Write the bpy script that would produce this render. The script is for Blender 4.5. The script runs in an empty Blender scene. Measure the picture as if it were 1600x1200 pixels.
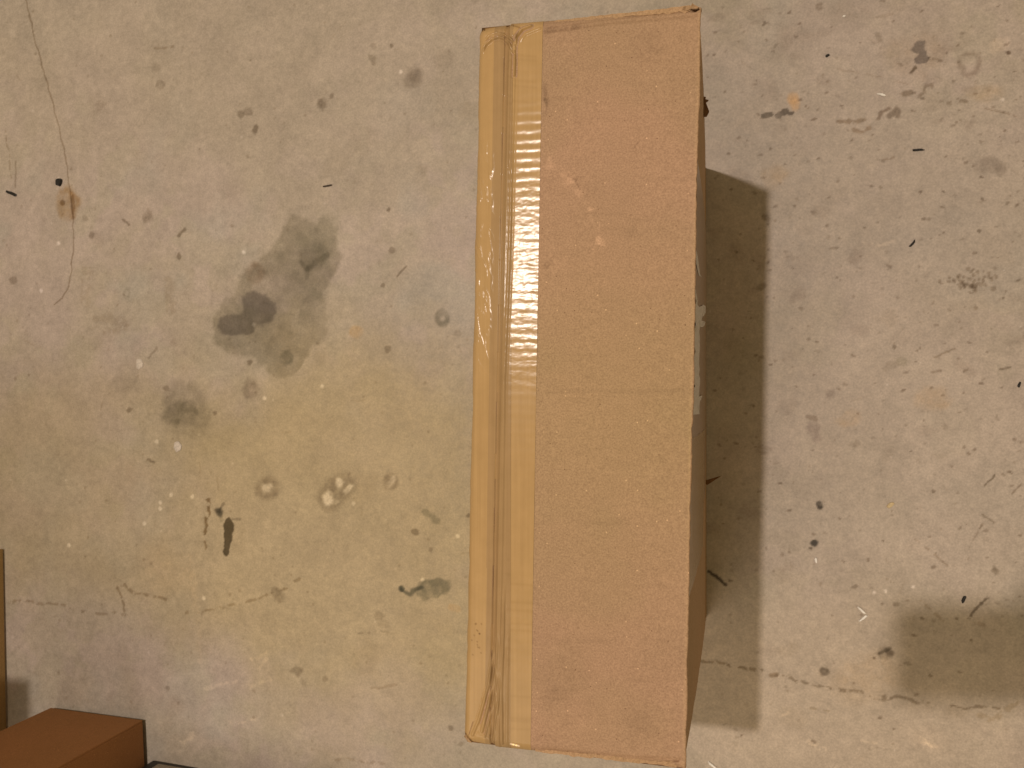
import bpy, bmesh, math, random
import numpy as np
from mathutils import Vector, Matrix, noise as mnoise

random.seed(7)
rng = np.random.default_rng(11)
scene = bpy.context.scene
C = scene.collection

# ------------------------------------------------------------------ camera
CAM_H, CAM_RX, CAM_RY, CAM_F = 1.1113, 0.0176, 0.2429, 1305.8     # metres, radians, pixels of a 1600 px wide frame
cam_data = bpy.data.cameras.new('camera')
cam = bpy.data.objects.new('camera', cam_data)
C.objects.link(cam)
cam.location = (0, 0, CAM_H)
cam.rotation_euler = (CAM_RX, CAM_RY, 0)
cam_data.sensor_width = 36
cam_data.lens = CAM_F * 36 / 1600
cam_data.clip_start = 0.01
cam_data.clip_end = 50
cam_data.dof.use_dof = True
cam_data.dof.focus_distance = 0.70
cam_data.dof.aperture_fstop = 24
scene.camera = cam

# ------------------------------------------------------------------ room light
world = bpy.data.worlds.new('World')
scene.world = world
world.use_nodes = True
bg = world.node_tree.nodes['Background']
bg.inputs['Color'].default_value = (1.0, 0.74, 0.38, 1)
bg.inputs['Strength'].default_value = 0.315

LAMP = Vector((-0.475, 0.545, 3.18))
lamp_data = bpy.data.lights.new('ceiling_bulb', 'POINT')
lamp_data.energy = 203
lamp_data.color = (1.0, 0.86, 0.74)
lamp_data.shadow_soft_size = 0.036
lamp = bpy.data.objects.new('ceiling_bulb', lamp_data)
lamp.location = LAMP
C.objects.link(lamp)
# added wide soft fill, out of frame, to even out the floor brightness
soft_data = bpy.data.lights.new('soft_fill', 'AREA')
soft_data.shape = 'SQUARE'; soft_data.size = 2.2
soft_data.energy = 42
soft_data.color = (1.0, 0.83, 0.66)
soft = bpy.data.objects.new('soft_fill', soft_data)
soft.location = (-1.4, -2.1, 3.0)
C.objects.link(soft)

scene.view_settings.view_transform = 'Standard'
scene.view_settings.look = 'None'
scene.view_settings.gamma = 1
scene.view_settings.exposure = 0.0

# ------------------------------------------------------------------ measuring helpers
ROT = np.array(Matrix.Rotation(CAM_RY, 3, 'Y') @ Matrix.Rotation(CAM_RX, 3, 'X'))
EYE = np.array([0, 0, CAM_H])

def at(px, py, z=0.0):
    """the point at height z that was measured at this place of the photograph"""
    d = ROT @ np.array([(px - 800) / CAM_F, (600 - py) / CAM_F, -1.0])
    return EYE + d * ((z - CAM_H) / d[2])

def local_scale(px, py):
    return np.linalg.norm(at(px + 1, py) - at(px - 1, py)) / 2

# ------------------------------------------------------------------ numpy noise
def vnoise(x, y, seed=0):
    r = np.random.default_rng(seed)
    g = r.random((256, 256)) * 2 - 1
    xi = np.floor(x).astype(int); yi = np.floor(y).astype(int)
    fx = x - xi; fy = y - yi
    fx = fx * fx * fx * (fx * (fx * 6 - 15) + 10); fy = fy * fy * fy * (fy * (fy * 6 - 15) + 10)
    a = g[yi & 255, xi & 255]; b = g[yi & 255, (xi + 1) & 255]
    c = g[(yi + 1) & 255, xi & 255]; d = g[(yi + 1) & 255, (xi + 1) & 255]
    return (a * (1 - fx) + b * fx) * (1 - fy) + (c * (1 - fx) + d * fx) * fy

def fbm(x, y, scale, octaves=4, seed=0, gain=0.5):
    s = 0; a = 1; t = 0
    for o in range(octaves):
        th = 0.6 + o * 1.1
        xr = x * math.cos(th) - y * math.sin(th); yr = x * math.sin(th) + y * math.cos(th)
        s = s + a * vnoise(xr / scale * 2 ** o + 17.3 * o, yr / scale * 2 ** o + 5.1 * o, seed + o)
        t += a; a *= gain
    return s / t

def smooth(e0, e1, x):
    t = np.clip((x - e0) / (e1 - e0), 0, 1)
    return t * t * (3 - 2 * t)

# ------------------------------------------------------------------ materials
def new_mat(name):
    m = bpy.data.materials.new(name)
    m.use_nodes = True
    nt = m.node_tree
    return m, nt, nt.nodes['Principled BSDF'], nt.nodes, nt.links

def N(nodes, kind, **kw):
    n = nodes.new(kind)
    for k, v in kw.items():
        if hasattr(n, k):
            setattr(n, k, v)
        else:
            n.inputs[k].default_value = v
    return n

def mult(nodes, links, a, b, fac=1.0):
    m = nodes.new('ShaderNodeMix'); m.data_type = 'RGBA'; m.blend_type = 'MULTIPLY'
    m.inputs[0].default_value = fac
    links.new(a, m.inputs[6]); links.new(b, m.inputs[7])
    return m.outputs[2]

def ramp(nodes, links, src, p0, c0, p1, c1):
    r = nodes.new('ShaderNodeValToRGB')
    r.color_ramp.elements[0].position = p0; r.color_ramp.elements[0].color = (*c0, 1)
    r.color_ramp.elements[1].position = p1; r.color_ramp.elements[1].color = (*c1, 1)
    links.new(src, r.inputs[0])
    return r.outputs[0]

def concrete_mat():
    m, nt, b, nodes, links = new_mat('concrete')
    at_ = N(nodes, 'ShaderNodeAttribute', attribute_name='stain')
    tc = N(nodes, 'ShaderNodeTexCoord')
    n1 = N(nodes, 'ShaderNodeTexNoise', Scale=420.0, Detail=3.0, Roughness=0.6)
    n2 = N(nodes, 'ShaderNodeTexNoise', Scale=95.0, Detail=5.0, Roughness=0.62)
    links.new(tc.outputs['Object'], n1.inputs['Vector']); links.new(tc.outputs['Object'], n2.inputs['Vector'])
    c = mult(nodes, links, at_.outputs['Color'], ramp(nodes, links, n1.outputs['Fac'], 0.25, (0.82,) * 3, 0.75, (1.15,) * 3))
    c = mult(nodes, links, c, ramp(nodes, links, n2.outputs['Fac'], 0.3, (0.90,) * 3, 0.7, (1.09,) * 3))
    links.new(c, b.inputs['Base Color'])
    rr = ramp(nodes, links, n2.outputs['Fac'], 0.3, (0.50,) * 3, 0.7, (0.68,) * 3)
    links.new(rr, b.inputs['Roughness'])
    b.inputs['Specular IOR Level'].default_value = 0.35
    bp = N(nodes, 'ShaderNodeBump', Strength=0.22, Distance=0.0006)
    links.new(n2.outputs['Fac'], bp.inputs['Height'])
    links.new(bp.outputs['Normal'], b.inputs['Normal'])
    return m

def cardboard_mat(name, col, attr=False, flute_axis='Y', grain=1.0):
    m, nt, b, nodes, links = new_mat(name)
    tc = N(nodes, 'ShaderNodeTexCoord')
    vec = tc.outputs['Object']
    fine = N(nodes, 'ShaderNodeTexNoise', Scale=750.0, Detail=3.0, Roughness=0.7)
    mid = N(nodes, 'ShaderNodeTexNoise', Scale=120.0, Detail=4.0, Roughness=0.6)
    big = N(nodes, 'ShaderNodeTexNoise', Scale=9.0, Detail=3.0, Roughness=0.5)
    for n in (fine, mid, big):
        links.new(vec, n.inputs['Vector'])
    rgb = N(nodes, 'ShaderNodeRGB'); rgb.outputs[0].default_value = (*col, 1)
    c = rgb.outputs[0]
    if attr:
        a = N(nodes, 'ShaderNodeAttribute', attribute_name='stain')
        c = mult(nodes, links, c, a.outputs['Color'])
    c = mult(nodes, links, c, ramp(nodes, links, fine.outputs['Fac'], 0.28, (0.74, 0.72, 0.70), 0.72, (1.22, 1.23, 1.24)), grain)
    c = mult(nodes, links, c, ramp(nodes, links, mid.outputs['Fac'], 0.3, (0.96, 0.96, 0.95), 0.7, (1.03, 1.03, 1.03)), grain)
    c = mult(nodes, links, c, ramp(nodes, links, big.outputs['Fac'], 0.3, (0.95, 0.96, 0.93), 0.7, (1.04, 1.02, 1.02)), grain)
    # dark bark specks and pale fibres in the recycled liner
    for scale, r0, r1, colr, seed in ((150.0, 0.05, 0.085, (0.45, 0.38, 0.32), 0.0), (125.0, 0.045, 0.10, (1.8, 1.85, 1.85), 3.7)):
        mp = N(nodes, 'ShaderNodeMapping'); mp.inputs['Location'].default_value = (seed, seed * 2, seed)
        links.new(vec, mp.inputs['Vector'])
        v = N(nodes, 'ShaderNodeTexVoronoi', Scale=scale); links.new(mp.outputs[0], v.inputs['Vector'])
        keep = N(nodes, 'ShaderNodeMath', operation='GREATER_THAN'); keep.inputs[1].default_value = 0.62
        sep = N(nodes, 'ShaderNodeSeparateColor'); links.new(v.outputs['Color'], sep.inputs[0]); links.new(sep.outputs[0], keep.inputs[0])
        dot = ramp(nodes, links, v.outputs['Distance'], r0, (1, 1, 1), r1, (0, 0, 0))
        mm = N(nodes, 'ShaderNodeMath', operation='MULTIPLY'); links.new(keep.outputs[0], mm.inputs[0]); links.new(dot, mm.inputs[1])
        mx = nodes.new('ShaderNodeMix'); mx.data_type = 'RGBA'; mx.blend_type = 'MULTIPLY'
        links.new(mm.outputs[0], mx.inputs[0]); links.new(c, mx.inputs[6]); mx.inputs[7].default_value = (*colr, 1)
        c = mx.outputs[2]
    links.new(c, b.inputs['Base Color'])
    b.inputs['Roughness'].default_value = 0.78
    b.inputs['Specular IOR Level'].default_value = 0.25
    # fluting showing through the liner + paper grain
    wv = N(nodes, 'ShaderNodeTexWave', wave_type='BANDS', bands_direction=flute_axis, Scale=20.5, Distortion=1.2, Detail=2.0)
    wv.inputs['Detail Scale'].default_value = 3.0
    links.new(vec, wv.inputs['Vector'])
    ad = N(nodes, 'ShaderNodeMath', operation='MULTIPLY_ADD'); ad.inputs[1].default_value = 0.16
    links.new(wv.outputs['Fac'], ad.inputs[0]); links.new(fine.outputs['Fac'], ad.inputs[2])
    bp = N(nodes, 'ShaderNodeBump', Strength=0.30, Distance=0.0006)
    links.new(ad.outputs[0], bp.inputs['Height']); links.new(bp.outputs['Normal'], b.inputs['Normal'])
    return m

def tape_mat(name, col, rough=0.20):
    m, nt, b, nodes, links = new_mat(name)
    tc = N(nodes, 'ShaderNodeTexCoord')
    mp = N(nodes, 'ShaderNodeMapping'); mp.inputs['Scale'].default_value = (420, 9, 60)
    links.new(tc.outputs['Object'], mp.inputs['Vector'])
    st = N(nodes, 'ShaderNodeTexNoise', Scale=1.0, Detail=3.0); links.new(mp.outputs[0], st.inputs['Vector'])
    ms = N(nodes, 'ShaderNodeTexNoise', Scale=60.0, Detail=5.0, Roughness=0.6); links.new(tc.outputs['Object'], ms.inputs['Vector'])
    rgb = N(nodes, 'ShaderNodeRGB'); rgb.outputs[0].default_value = (*col, 1)
    a = N(nodes, 'ShaderNodeAttribute', attribute_name='stain')
    c = mult(nodes, links, rgb.outputs[0], a.outputs['Color'])
    c = mult(nodes, links, c, ramp(nodes, links, st.outputs['Fac'], 0.3, (0.94, 0.93, 0.92), 0.7, (1.05, 1.05, 1.05)))
    c = mult(nodes, links, c, ramp(nodes, links, ms.outputs['Fac'], 0.3, (0.95, 0.95, 0.94), 0.7, (1.04, 1.04, 1.05)))
    links.new(c, b.inputs['Base Color'])
    b.inputs['Roughness'].default_value = rough
    b.inputs['IOR'].default_value = 1.5
    b.inputs['Specular IOR Level'].default_value = 0.20
    bp = N(nodes, 'ShaderNodeBump', Strength=0.10, Distance=0.0004)
    links.new(st.outputs['Fac'], bp.inputs['Height']); links.new(bp.outputs['Normal'], b.inputs['Normal'])
    return m

def plain_mat(name, col, rough=0.6, bump=0.2, scale=300.0, spec=0.4):
    m, nt, b, nodes, links = new_mat(name)
    tc = N(nodes, 'ShaderNodeTexCoord')
    n = N(nodes, 'ShaderNodeTexNoise', Scale=scale, Detail=4.0); links.new(tc.outputs['Object'], n.inputs['Vector'])
    rgb = N(nodes, 'ShaderNodeRGB'); rgb.outputs[0].default_value = (*col, 1)
    links.new(mult(nodes, links, rgb.outputs[0], ramp(nodes, links, n.outputs['Fac'], 0.3, (0.8,) * 3, 0.7, (1.15,) * 3)), b.inputs['Base Color'])
    b.inputs['Roughness'].default_value = rough
    b.inputs['Specular IOR Level'].default_value = spec
    bp = N(nodes, 'ShaderNodeBump', Strength=bump, Distance=0.001)
    links.new(n.outputs['Fac'], bp.inputs['Height']); links.new(bp.outputs['Normal'], b.inputs['Normal'])
    return m

# ------------------------------------------------------------------ mesh helpers
def grid_mesh(name, P, attr=None, smooth_shade=True, mat_of_face=None):
    """P: (rows, cols, 3) array -> a sheet"""
    r, c, _ = P.shape
    me = bpy.data.meshes.new(name)
    nv = r * c; nf = (r - 1) * (c - 1)
    idx = np.arange(nv).reshape(r, c)
    q = np.stack([idx[:-1, :-1], idx[:-1, 1:], idx[1:, 1:], idx[1:, :-1]], -1).reshape(-1)
    me.vertices.add(nv); me.vertices.foreach_set('co', P.reshape(-1).astype(np.float32))
    me.loops.add(nf * 4); me.loops.foreach_set('vertex_index', q.astype(np.int32))
    me.polygons.add(nf)
    me.polygons.foreach_set('loop_start', np.arange(0, nf * 4, 4, dtype=np.int32))
    me.polygons.foreach_set('use_smooth', np.full(nf, smooth_shade))
    if mat_of_face is not None:
        me.polygons.foreach_set('material_index', mat_of_face.reshape(-1).astype(np.int32))
    me.update(calc_edges=True)
    if attr is not None:
        a = me.attributes.new('stain', 'FLOAT_COLOR', 'POINT')
        col = np.ones((nv, 4), np.float32); col[:, :3] = attr.reshape(-1, 3)
        a.data.foreach_set('color', col.reshape(-1))
    return me

def link(name, me, mats, parent=None):
    o = bpy.data.objects.new(name, me)
    for m in (mats if isinstance(mats, (list, tuple)) else [mats]):
        me.materials.append(m)
    C.objects.link(o)
    if parent:
        o.parent = parent
    return o

def thing(name, loc, label, cat, group=None):
    o = bpy.data.objects.new(name, None)
    o.empty_display_size = 0.05
    o.location = loc
    C.objects.link(o)
    o['label'] = label; o['category'] = cat
    if group:
        o['group'] = group
    return o

def bm_obj(name, bm, mat, parent=None, smooth_shade=False):
    me = bpy.data.meshes.new(name)
    bmesh.ops.recalc_face_normals(bm, faces=bm.faces[:])
    bm.to_mesh(me); bm.free()
    if smooth_shade:
        for p in me.polygons:
            p.use_smooth = True
    return link(name, me, mat, parent)

# ================================================================== FLOOR
fl_corners = np.array([at(x, y)[:2] for x in (-6, 1606) for y in (-6, 1206)])
x0, y0 = fl_corners.min(0); x1, y1 = fl_corners.max(0)
STEP = 0.00155
xs = np.concatenate([np.linspace(x0 - 1.6, x0, 24)[:-1], np.arange(x0, x1, STEP), np.linspace(x1, x1 + 1.6, 24)[1:]])
ys = np.concatenate([np.linspace(y0 - 1.6, y0, 24)[:-1], np.arange(y0, y1, STEP), np.linspace(y1, y1 + 1.6, 24)[1:]])
FX, FY = np.meshgrid(xs, ys)
floor_col = np.empty(FX.shape + (3,))

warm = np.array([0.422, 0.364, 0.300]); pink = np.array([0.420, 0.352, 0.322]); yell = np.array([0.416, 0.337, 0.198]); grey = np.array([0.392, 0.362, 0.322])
def wsum(*pairs):
    return sum(w[..., None] * c for w, c in pairs)

m1 = fbm(FX, FY, 0.16, 4, 21); m2 = fbm(FX, FY, 0.10, 4, 31); m3 = fbm(FX, FY, 0.035, 4, 41); m4 = fbm(FX, FY, 0.012, 3, 51)
base = np.broadcast_to(warm, floor_col.shape).copy()
def lerp_to(colr, w):
    global base
    base += (colr - base) * np.clip(w, 0, 1)[..., None]
lerp_to(pink, smooth(-0.1, 0.4, m1) * 0.8)
lerp_to(np.array([0.455, 0.385, 0.345]), smooth(0.05, 0.4, fbm(FX, FY, 0.05, 4, 37)) * 0.6)
lerp_to(np.array([0.40, 0.355, 0.285]), smooth(0.05, 0.4, fbm(FX, FY, 0.06, 4, 47)) * 0.6)
lerp_to(grey, smooth(0.05, 0.55, m2) * 0.6)
def region(px, py, rx, ry, seed=5):
    c = at(px, py); k = local_scale(px, py)
    d = np.hypot((FX - c[0]) / (rx * k), (FY - c[1]) / (ry * k)) + fbm(FX, FY, 0.12, 4, seed) * 0.35
    return 1 - smooth(0.35, 1.15, d)
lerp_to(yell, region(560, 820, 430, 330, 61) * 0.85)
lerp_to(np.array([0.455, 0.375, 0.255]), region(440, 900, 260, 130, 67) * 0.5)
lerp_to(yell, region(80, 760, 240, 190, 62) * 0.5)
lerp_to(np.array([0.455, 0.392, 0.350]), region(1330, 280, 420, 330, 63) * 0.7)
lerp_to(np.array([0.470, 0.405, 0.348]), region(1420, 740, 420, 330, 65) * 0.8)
lerp_to(np.array([0.392, 0.336, 0.275]), region(330, 60, 560, 260, 66) * 0.8)  # darker upper left: the light's fall-off painted into the floor colour
lerp_to(np.array([0.490, 0.414, 0.338]), region(1300, 1110, 420, 230, 64) * 0.9)  # paler lower right: the brighter light there painted into the floor colour
base *= (1 + 0.10 * m3 + 0.06 * m4 + 0.07 * m1)[..., None]
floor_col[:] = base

def window(cx, cy, r):
    i0, i1 = np.searchsorted(ys, [cy - r, cy + r]); j0, j1 = np.searchsorted(xs, [cx - r, cx + r])
    return slice(i0, i1), slice(j0, j1)

def tint(sl, mask, colr, strength):
    w = np.clip(mask * strength, 0, 1)[..., None]
    floor_col[sl] = floor_col[sl] * (1 - w) + floor_col[sl] * np.array(colr) * w

def blob(px, py, rx, ry, ang=0, colr=(0.6, 0.6, 0.58), strength=1.0, soft=0.25, warp=0.35, wscale=0.6, seed=None, ring=None):
    """a stain: sizes in photo pixels turned into metres on the floor"""
    seed = int(px * 7 + py * 13) % 9973 if seed is None else seed
    c = at(px, py); k = local_scale(px, py)
    R = max(rx, ry) * k * 1.9 + 0.004
    sl = window(c[0], c[1], R)
    X = FX[sl] - c[0]; Y = FY[sl] - c[1]
    a = math.radians(-ang)
    u = (X * math.cos(a) + Y * math.sin(a)) / (rx * k); v = (-X * math.sin(a) + Y * math.cos(a)) / (ry * k)
    d = np.hypot(u, v) + warp * fbm(X, Y, min(rx, ry) * k * wscale * 2, 4, seed)
    m = 1 - smooth(1 - soft, 1 + soft, d)
    if max(rx, ry) > 6:
        m = m * np.clip(0.85 + 0.55 * fbm(X, Y, 0.008, 3, seed + 1), 0.2, 1.15)
    if ring is not None:
        m = m * smooth(ring - soft, ring + soft, d)
    tint(sl, m, colr, strength)

def union(parts, colr, strength, soft=0.12, warp=0.4, wscale=0.018, seed=3, mottle=0.5):
    """several lobes that flow into one stain of even depth"""
    cs = np.array([at(p[0], p[1])[:2] for p in parts]); k = local_scale(parts[0][0], parts[0][1])
    c = cs.mean(0); Rr = np.abs(cs - c).max() + max(max(p[2], p[3]) for p in parts) * k * 1.6
    sl = window(c[0], c[1], Rr); X = FX[sl]; Y = FY[sl]
    d = np.full(X.shape, 9.0)
    for (px, py, rx, ry, ang), q in zip(parts, cs):
        a = math.radians(-ang); x_ = X - q[0]; y_ = Y - q[1]
        u = (x_ * math.cos(a) + y_ * math.sin(a)) / (rx * k); v = (-x_ * math.sin(a) + y_ * math.cos(a)) / (ry * k)
        e = np.hypot(u, v); h_ = np.clip(0.5 + 0.5 * (d - e) / 0.3, 0, 1); d = d * (1 - h_) + e * h_ - 0.3 * h_ * (1 - h_)
    d = d + warp * fbm(X, Y, wscale, 4, seed)
    m = (1 - smooth(1 - soft, 1 + soft, d)) * np.clip(1 + mottle * fbm(X, Y, 0.014, 4, seed + 5), 0.1, 1.4)
    tint(sl, m, colr, strength)

def stroke(pts, w, colr=(0.55, 0.52, 0.48), strength=0.8, breakup=0.0, wander=0.8):
    P = np.array([at(*p)[:2] for p in pts]); k = local_scale(*pts[0])
    c = P.mean(0); R = np.abs(P - c).max() + 0.012
    sl = window(c[0], c[1], R)
    X = FX[sl]; Y = FY[sl]
    wob = 2.0 * wander * k
    Xw = X + fbm(X, Y, 0.02, 3, 77) * wob * 2; Yw = Y + fbm(X, Y, 0.02, 3, 78) * wob * 2
    d = np.full(X.shape, 9.0)
    for a, b in zip(P[:-1], P[1:]):
        ab = b - a; t = np.clip(((Xw - a[0]) * ab[0] + (Yw - a[1]) * ab[1]) / (ab @ ab), 0, 1)
        d = np.minimum(d, np.hypot(Xw - a[0] - t * ab[0], Yw - a[1] - t * ab[1]))
    hw = max(w * k / 2, 0.0007)
    if w > 2.8:
        d = d + hw * 0.7 * fbm(X, Y, hw * 2.0, 3, 93)
    m = 1 - smooth(hw * 0.5, hw * 1.5, d)
    if breakup > 0:
        m = m * smooth(breakup - 0.38, breakup - 0.1, fbm(X, Y, 0.0065, 3, 91) + 0.0)
    tint(sl, m, colr, strength)

OIL = (0.60, 0.60, 0.56); OILD = (0.42, 0.41, 0.39); DIRT = (0.45, 0.41, 0.36); BLACK = (0.10, 0.10, 0.10); PALE = (1.62, 1.68, 1.80); RUST = (0.80, 0.66, 0.46)
# the big oil stain
union([(472, 410, 58, 66, 20), (435, 455, 62, 60, 0), (385, 505, 62, 46, -25), (430, 520, 60, 46, 0), (470, 480, 45, 52, 0), (445, 562, 30, 24, 0)], (0.66, 0.66, 0.61), 0.80, 0.10, 0.34, 0.03, 3, 0.45)
union([(470, 420, 52, 50, 20), (400, 500, 50, 40, -25)], OIL, 0.35, 0.3, 0.6, 0.03, 13, 0.8)
union([(403, 483, 28, 23, 30), (360, 508, 20, 16, 0), (382, 506, 20, 14, 0)], (0.50, 0.49, 0.50), 0.95, 0.15, 0.22, 0.012, 7, 0.2)
blob(400, 425, 16, 15, 0, (0.62, 0.52, 0.42), 0.7, 0.3, 0.4)
blob(495, 398, 22, 20, 0, OIL, 0.55, 0.3, 0.6)
stroke([(478, 436), (480, 420), (470, 410)], 7, OIL, 0.7); stroke([(480, 422), (495, 408), (512, 400)], 8, OIL, 0.75)
blob(448, 559, 11, 11, 0, (0.48, 0.50, 0.46), 0.9, 0.25, 0.2)
blob(472, 496, 8, 10, 0, OIL, 0.6, 0.3, 0.3)
# second oil drip
blob(290, 640, 38, 42, 0, OIL, 0.62, 0.2, 0.3, 0.6)
blob(285, 645, 25, 17, -8, (0.50, 0.50, 0.46), 0.75, 0.3, 0.4)
blob(192, 597, 24, 14, -20, OIL, 0.35, 0.4, 0.5)
# small drips
for a in ((502, 162, 8, 8, .95), (518, 150, 3, 4, .7), (583, 92, 6, 7, .75), (583, 71, 4, 5, .4), (376, 179, 5, 5, .8), (387, 173, 6, 6, .7), (398, 202, 5, 8, .85),
          (645, 122, 15, 15, .55), (648, 119, 9, 9, .5), (692, 94, 15, 15, .25), (250, 133, 6, 6, .6), (242, 105, 6, 6, .3), (157, 165, 8, 6, .35),
          (612, 71, 2.6, 3, 1.), (612, 390, 5, 5, .7), (598, 446, 3, 3, .8), (606, 546, 5, 5, .8), (607, 328, 2.6, 3, 1.),
          (714, 520, 5, 5, .4), (143, 367, 5, 4, .7), (133, 341, 4, 4, .4), (390, 566, 3.5, 3, .9), (648, 831, 5, 5, 1.0), (673, 859, 3, 3, .6), (434, 929, 8, 10, .7),
          (463, 1048, 9, 7, .8), (507, 1062, 4, 4, .5), (731, 806, 3, 3, .9), (704, 1138, 4, 4, .8), (719, 1163, 3, 3, .6), (592, 962, 7, 6, .5), (600, 975, 10, 5, .25),
          (335, 646, 3, 3, .8), (202, 640, 4, 3, .8), (259, 606, 5, 3, .7), (262, 1076, 3, 4, .6), (1510, 270, 0.1, 0.1, 0),
          (1288, 1050, 7, 6, .85), (1384, 1020, 11, 9, .7), (1400, 945, 5, 4, .8), (1336, 917, 5, 3, .7), (1555, 892, 6, 7, .95), (1222, 867, 3, 3, .6), (1356, 875, 3, 3, .8),
          (1320, 600, 5, 3, .5), (1197, 340, 4, 7, .85), (1190, 448, 7, 5, .7), (1295, 370, 3, 3, .5), (1376, 292, 2.6, 2.6, .9), (1452, 342, 2.6, 2.6, .7),
          (1398, 542, 3, 3, .95), (1530, 361, 3, 3, .9), (1307, 387, 2.6, 2.6, .7), (1459, 768, 3, 3, .9), (1394, 570, 9, 6, .4), (1338, 694, 6, 6, .45), (1476, 667, 5, 5, .35),
          (1500, 825, 2.6, 2.6, .8), (1190, 558, 4, 2.6, .6), (1441, 966, 2.6, 2.6, .9), (1454, 1056, 2.6, 2.6, .9), (1518, 1001, 2.6, 2.6, .9), (1418, 1037, 6, 3, .5)):
    if a[4] > 0:
        blob(a[0], a[1], a[2] + 0.4, a[3] + 0.4, rng.uniform(-40, 40), (0.45, 0.41, 0.36) if rng.random() < .6 else (0.50, 0.47, 0.42), a[4] * 0.9, 0.3, 0.55, 0.55)
# dark tar marks
union([(357, 823, 8, 12, 0), (356, 838, 7, 10, 0), (354, 852, 5, 10, 0), (353, 862, 5, 6, 0)], (0.20, 0.18, 0.13), 0.97, 0.10, 0.22, 0.006, 39, 0.1)
blob(342, 801, 6, 6, 0, (0.25, 0.25, 0.24), 0.9, 0.4, 0.5); stroke([(334, 798), (343, 802), (350, 786)], 4, OILD, 0.7); stroke([(343, 802), (345, 812)], 8, OIL, 0.5)
stroke([(322, 783), (322, 815), (321, 838)], 5, (0.42, 0.34, 0.22), 0.9, 0.12, 1.5); stroke([(320, 838), (320, 868)], 4, (0.5, 0.42, 0.30), 0.8, 0.15, 1.0)
stroke([(362, 812), (375, 812)], 4, OILD, 0.7)
blob(675, 922, 28, 14, -14, (0.45, 0.48, 0.45), 0.85, 0.16, 0.4); stroke([(626, 921), (640, 928), (660, 917)], 7, (0.3, 0.33, 0.31), 0.9); blob(627, 920, 5, 5, 0, (0.3, 0.33, 0.31), 0.9)
stroke([(662, 800), (684, 815)], 9, (0.62, 0.64, 0.60), 0.85, 0, 0.5)
blob(691, 497, 12, 13, 0, (0.45, 0.46, 0.42), 0.85, 0.2, 0.25, ring=0.42)
# pale pitted spots with grey rims
for px, py, rx, ry, ang in ((417, 763, 15, 13, 0), (527, 768, 26, 17, -45), (611, 752, 10, 10, -40), (391, 608, 10, 12, 0)):
    blob(px, py, rx * 1.2, ry * 1.2, ang, (0.56, 0.53, 0.50), 0.8, 0.3, 0.3)
blob(417, 764, 9, 7, -20, PALE, 0.75, 0.35, 0.7)
blob(512, 780, 8, 11, 15, PALE, 0.95, 0.3, 0.7); blob(530, 754, 8, 8, 0, PALE, 0.9, 0.3, 0.6); blob(543, 765, 5, 11, 35, PALE, 0.85, 0.3, 0.6); blob(522, 784, 8, 4, 0, PALE, 0.6)
blob(612, 752, 5, 9, 30, PALE, 0.8, 0.4, 0.4); blob(391, 607, 5, 7, 0, (1.15, 1.12, 1.15), 0.7, 0.4, 0.3)
# rusty spot by the crack and orange marks
blob(106, 317, 17, 20, 0, RUST, 0.85, 0.25, 0.35); blob(97, 316, 4, 4, 0, (0.45, 0.36, 0.26), 0.8); stroke([(112, 308), (114, 340)], 5, (0.55, 0.42, 0.28), 0.8); stroke([(108, 301), (121, 311)], 7, RUST, 0.7)
blob(1240, 157, 9, 16, -15, (1.34, 1.02, 0.66), 0.95, 0.25, 0.25)
blob(555, 518, 10, 9, 0, (1.08, 0.90, 0.66), 0.7, 0.3, 0.3); blob(1460, 624, 28, 18, 0, (1.06, 0.93, 0.74), 0.55, 0.4, 0.6); blob(1325, 655, 19, 14, -20, (1.06, 0.92, 0.74), 0.5, 0.3, 0.5)
blob(1540, 145, 25, 12, 0, (1.02, 0.88, 0.66), 0.5, 0.5, 0.5); blob(1210, 275, 18, 16, 0, (0.92, 0.80, 0.62), 0.5, 0.5, 0.6); blob(710, 950, 10, 6, 0, (1.08, 0.9, 0.7), .5)
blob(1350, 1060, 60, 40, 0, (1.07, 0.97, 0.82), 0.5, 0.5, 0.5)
# hairline crack at the upper left, with its fork
stroke([(38, -6), (46, 30), (60, 82), (72, 125), (84, 170), (97, 225), (104, 260), (108, 300), (114, 340), (115, 390), (109, 440), (98, 465), (84, 478)], 1.8, (0.50, 0.44, 0.36), 0.80, 0.0, 0.7)
stroke([(8, 205), (14, 240), (18, 280)], 2.2, (0.6, 0.55, 0.48), 0.7, 0.1); stroke([(25, 252), (25, 290)], 2.2, (0.55, 0.5, 0.44), 0.7)
stroke([(240, 76), (272, 71)], 3, (0.62, 0.56, 0.48), 0.7, 0.1); stroke([(620, 430), (634, 416)], 3, DIRT, .8); stroke([(230, 560), (245, 543)], 3, DIRT, .5)
stroke([(148, 498), (165, 496), (195, 504)], 12, (0.72, 0.68, 0.62), 0.5, 0.05); stroke([(165, 520), (200, 513)], 9, (0.75, 0.70, 0.64), 0.5, 0.05)
stroke([(262, 440), (268, 485)], 14, (0.78, 0.73, 0.66), 0.5, 0.05); stroke([(135, 430), (130, 470)], 16, (0.82, 0.78, 0.72), 0.5, 0.05)
stroke([(192, 345), (201, 349)], 4, DIRT, .8); blob(231, 338, 8, 8, 0, (.55, .52, .47), .8, .4, .6); stroke([(279, 367), (287, 360)], 5, DIRT, .85); blob(279, 400, 3.4, 5, 0, DIRT, .8)
blob(197, 458, 6, 7, 0, OIL, .55, .3, .2, ring=.3); blob(20, 438, 6, 5, 0, DIRT, .6); stroke([(230, 719), (241, 722)], 4, DIRT, .8)
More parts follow.
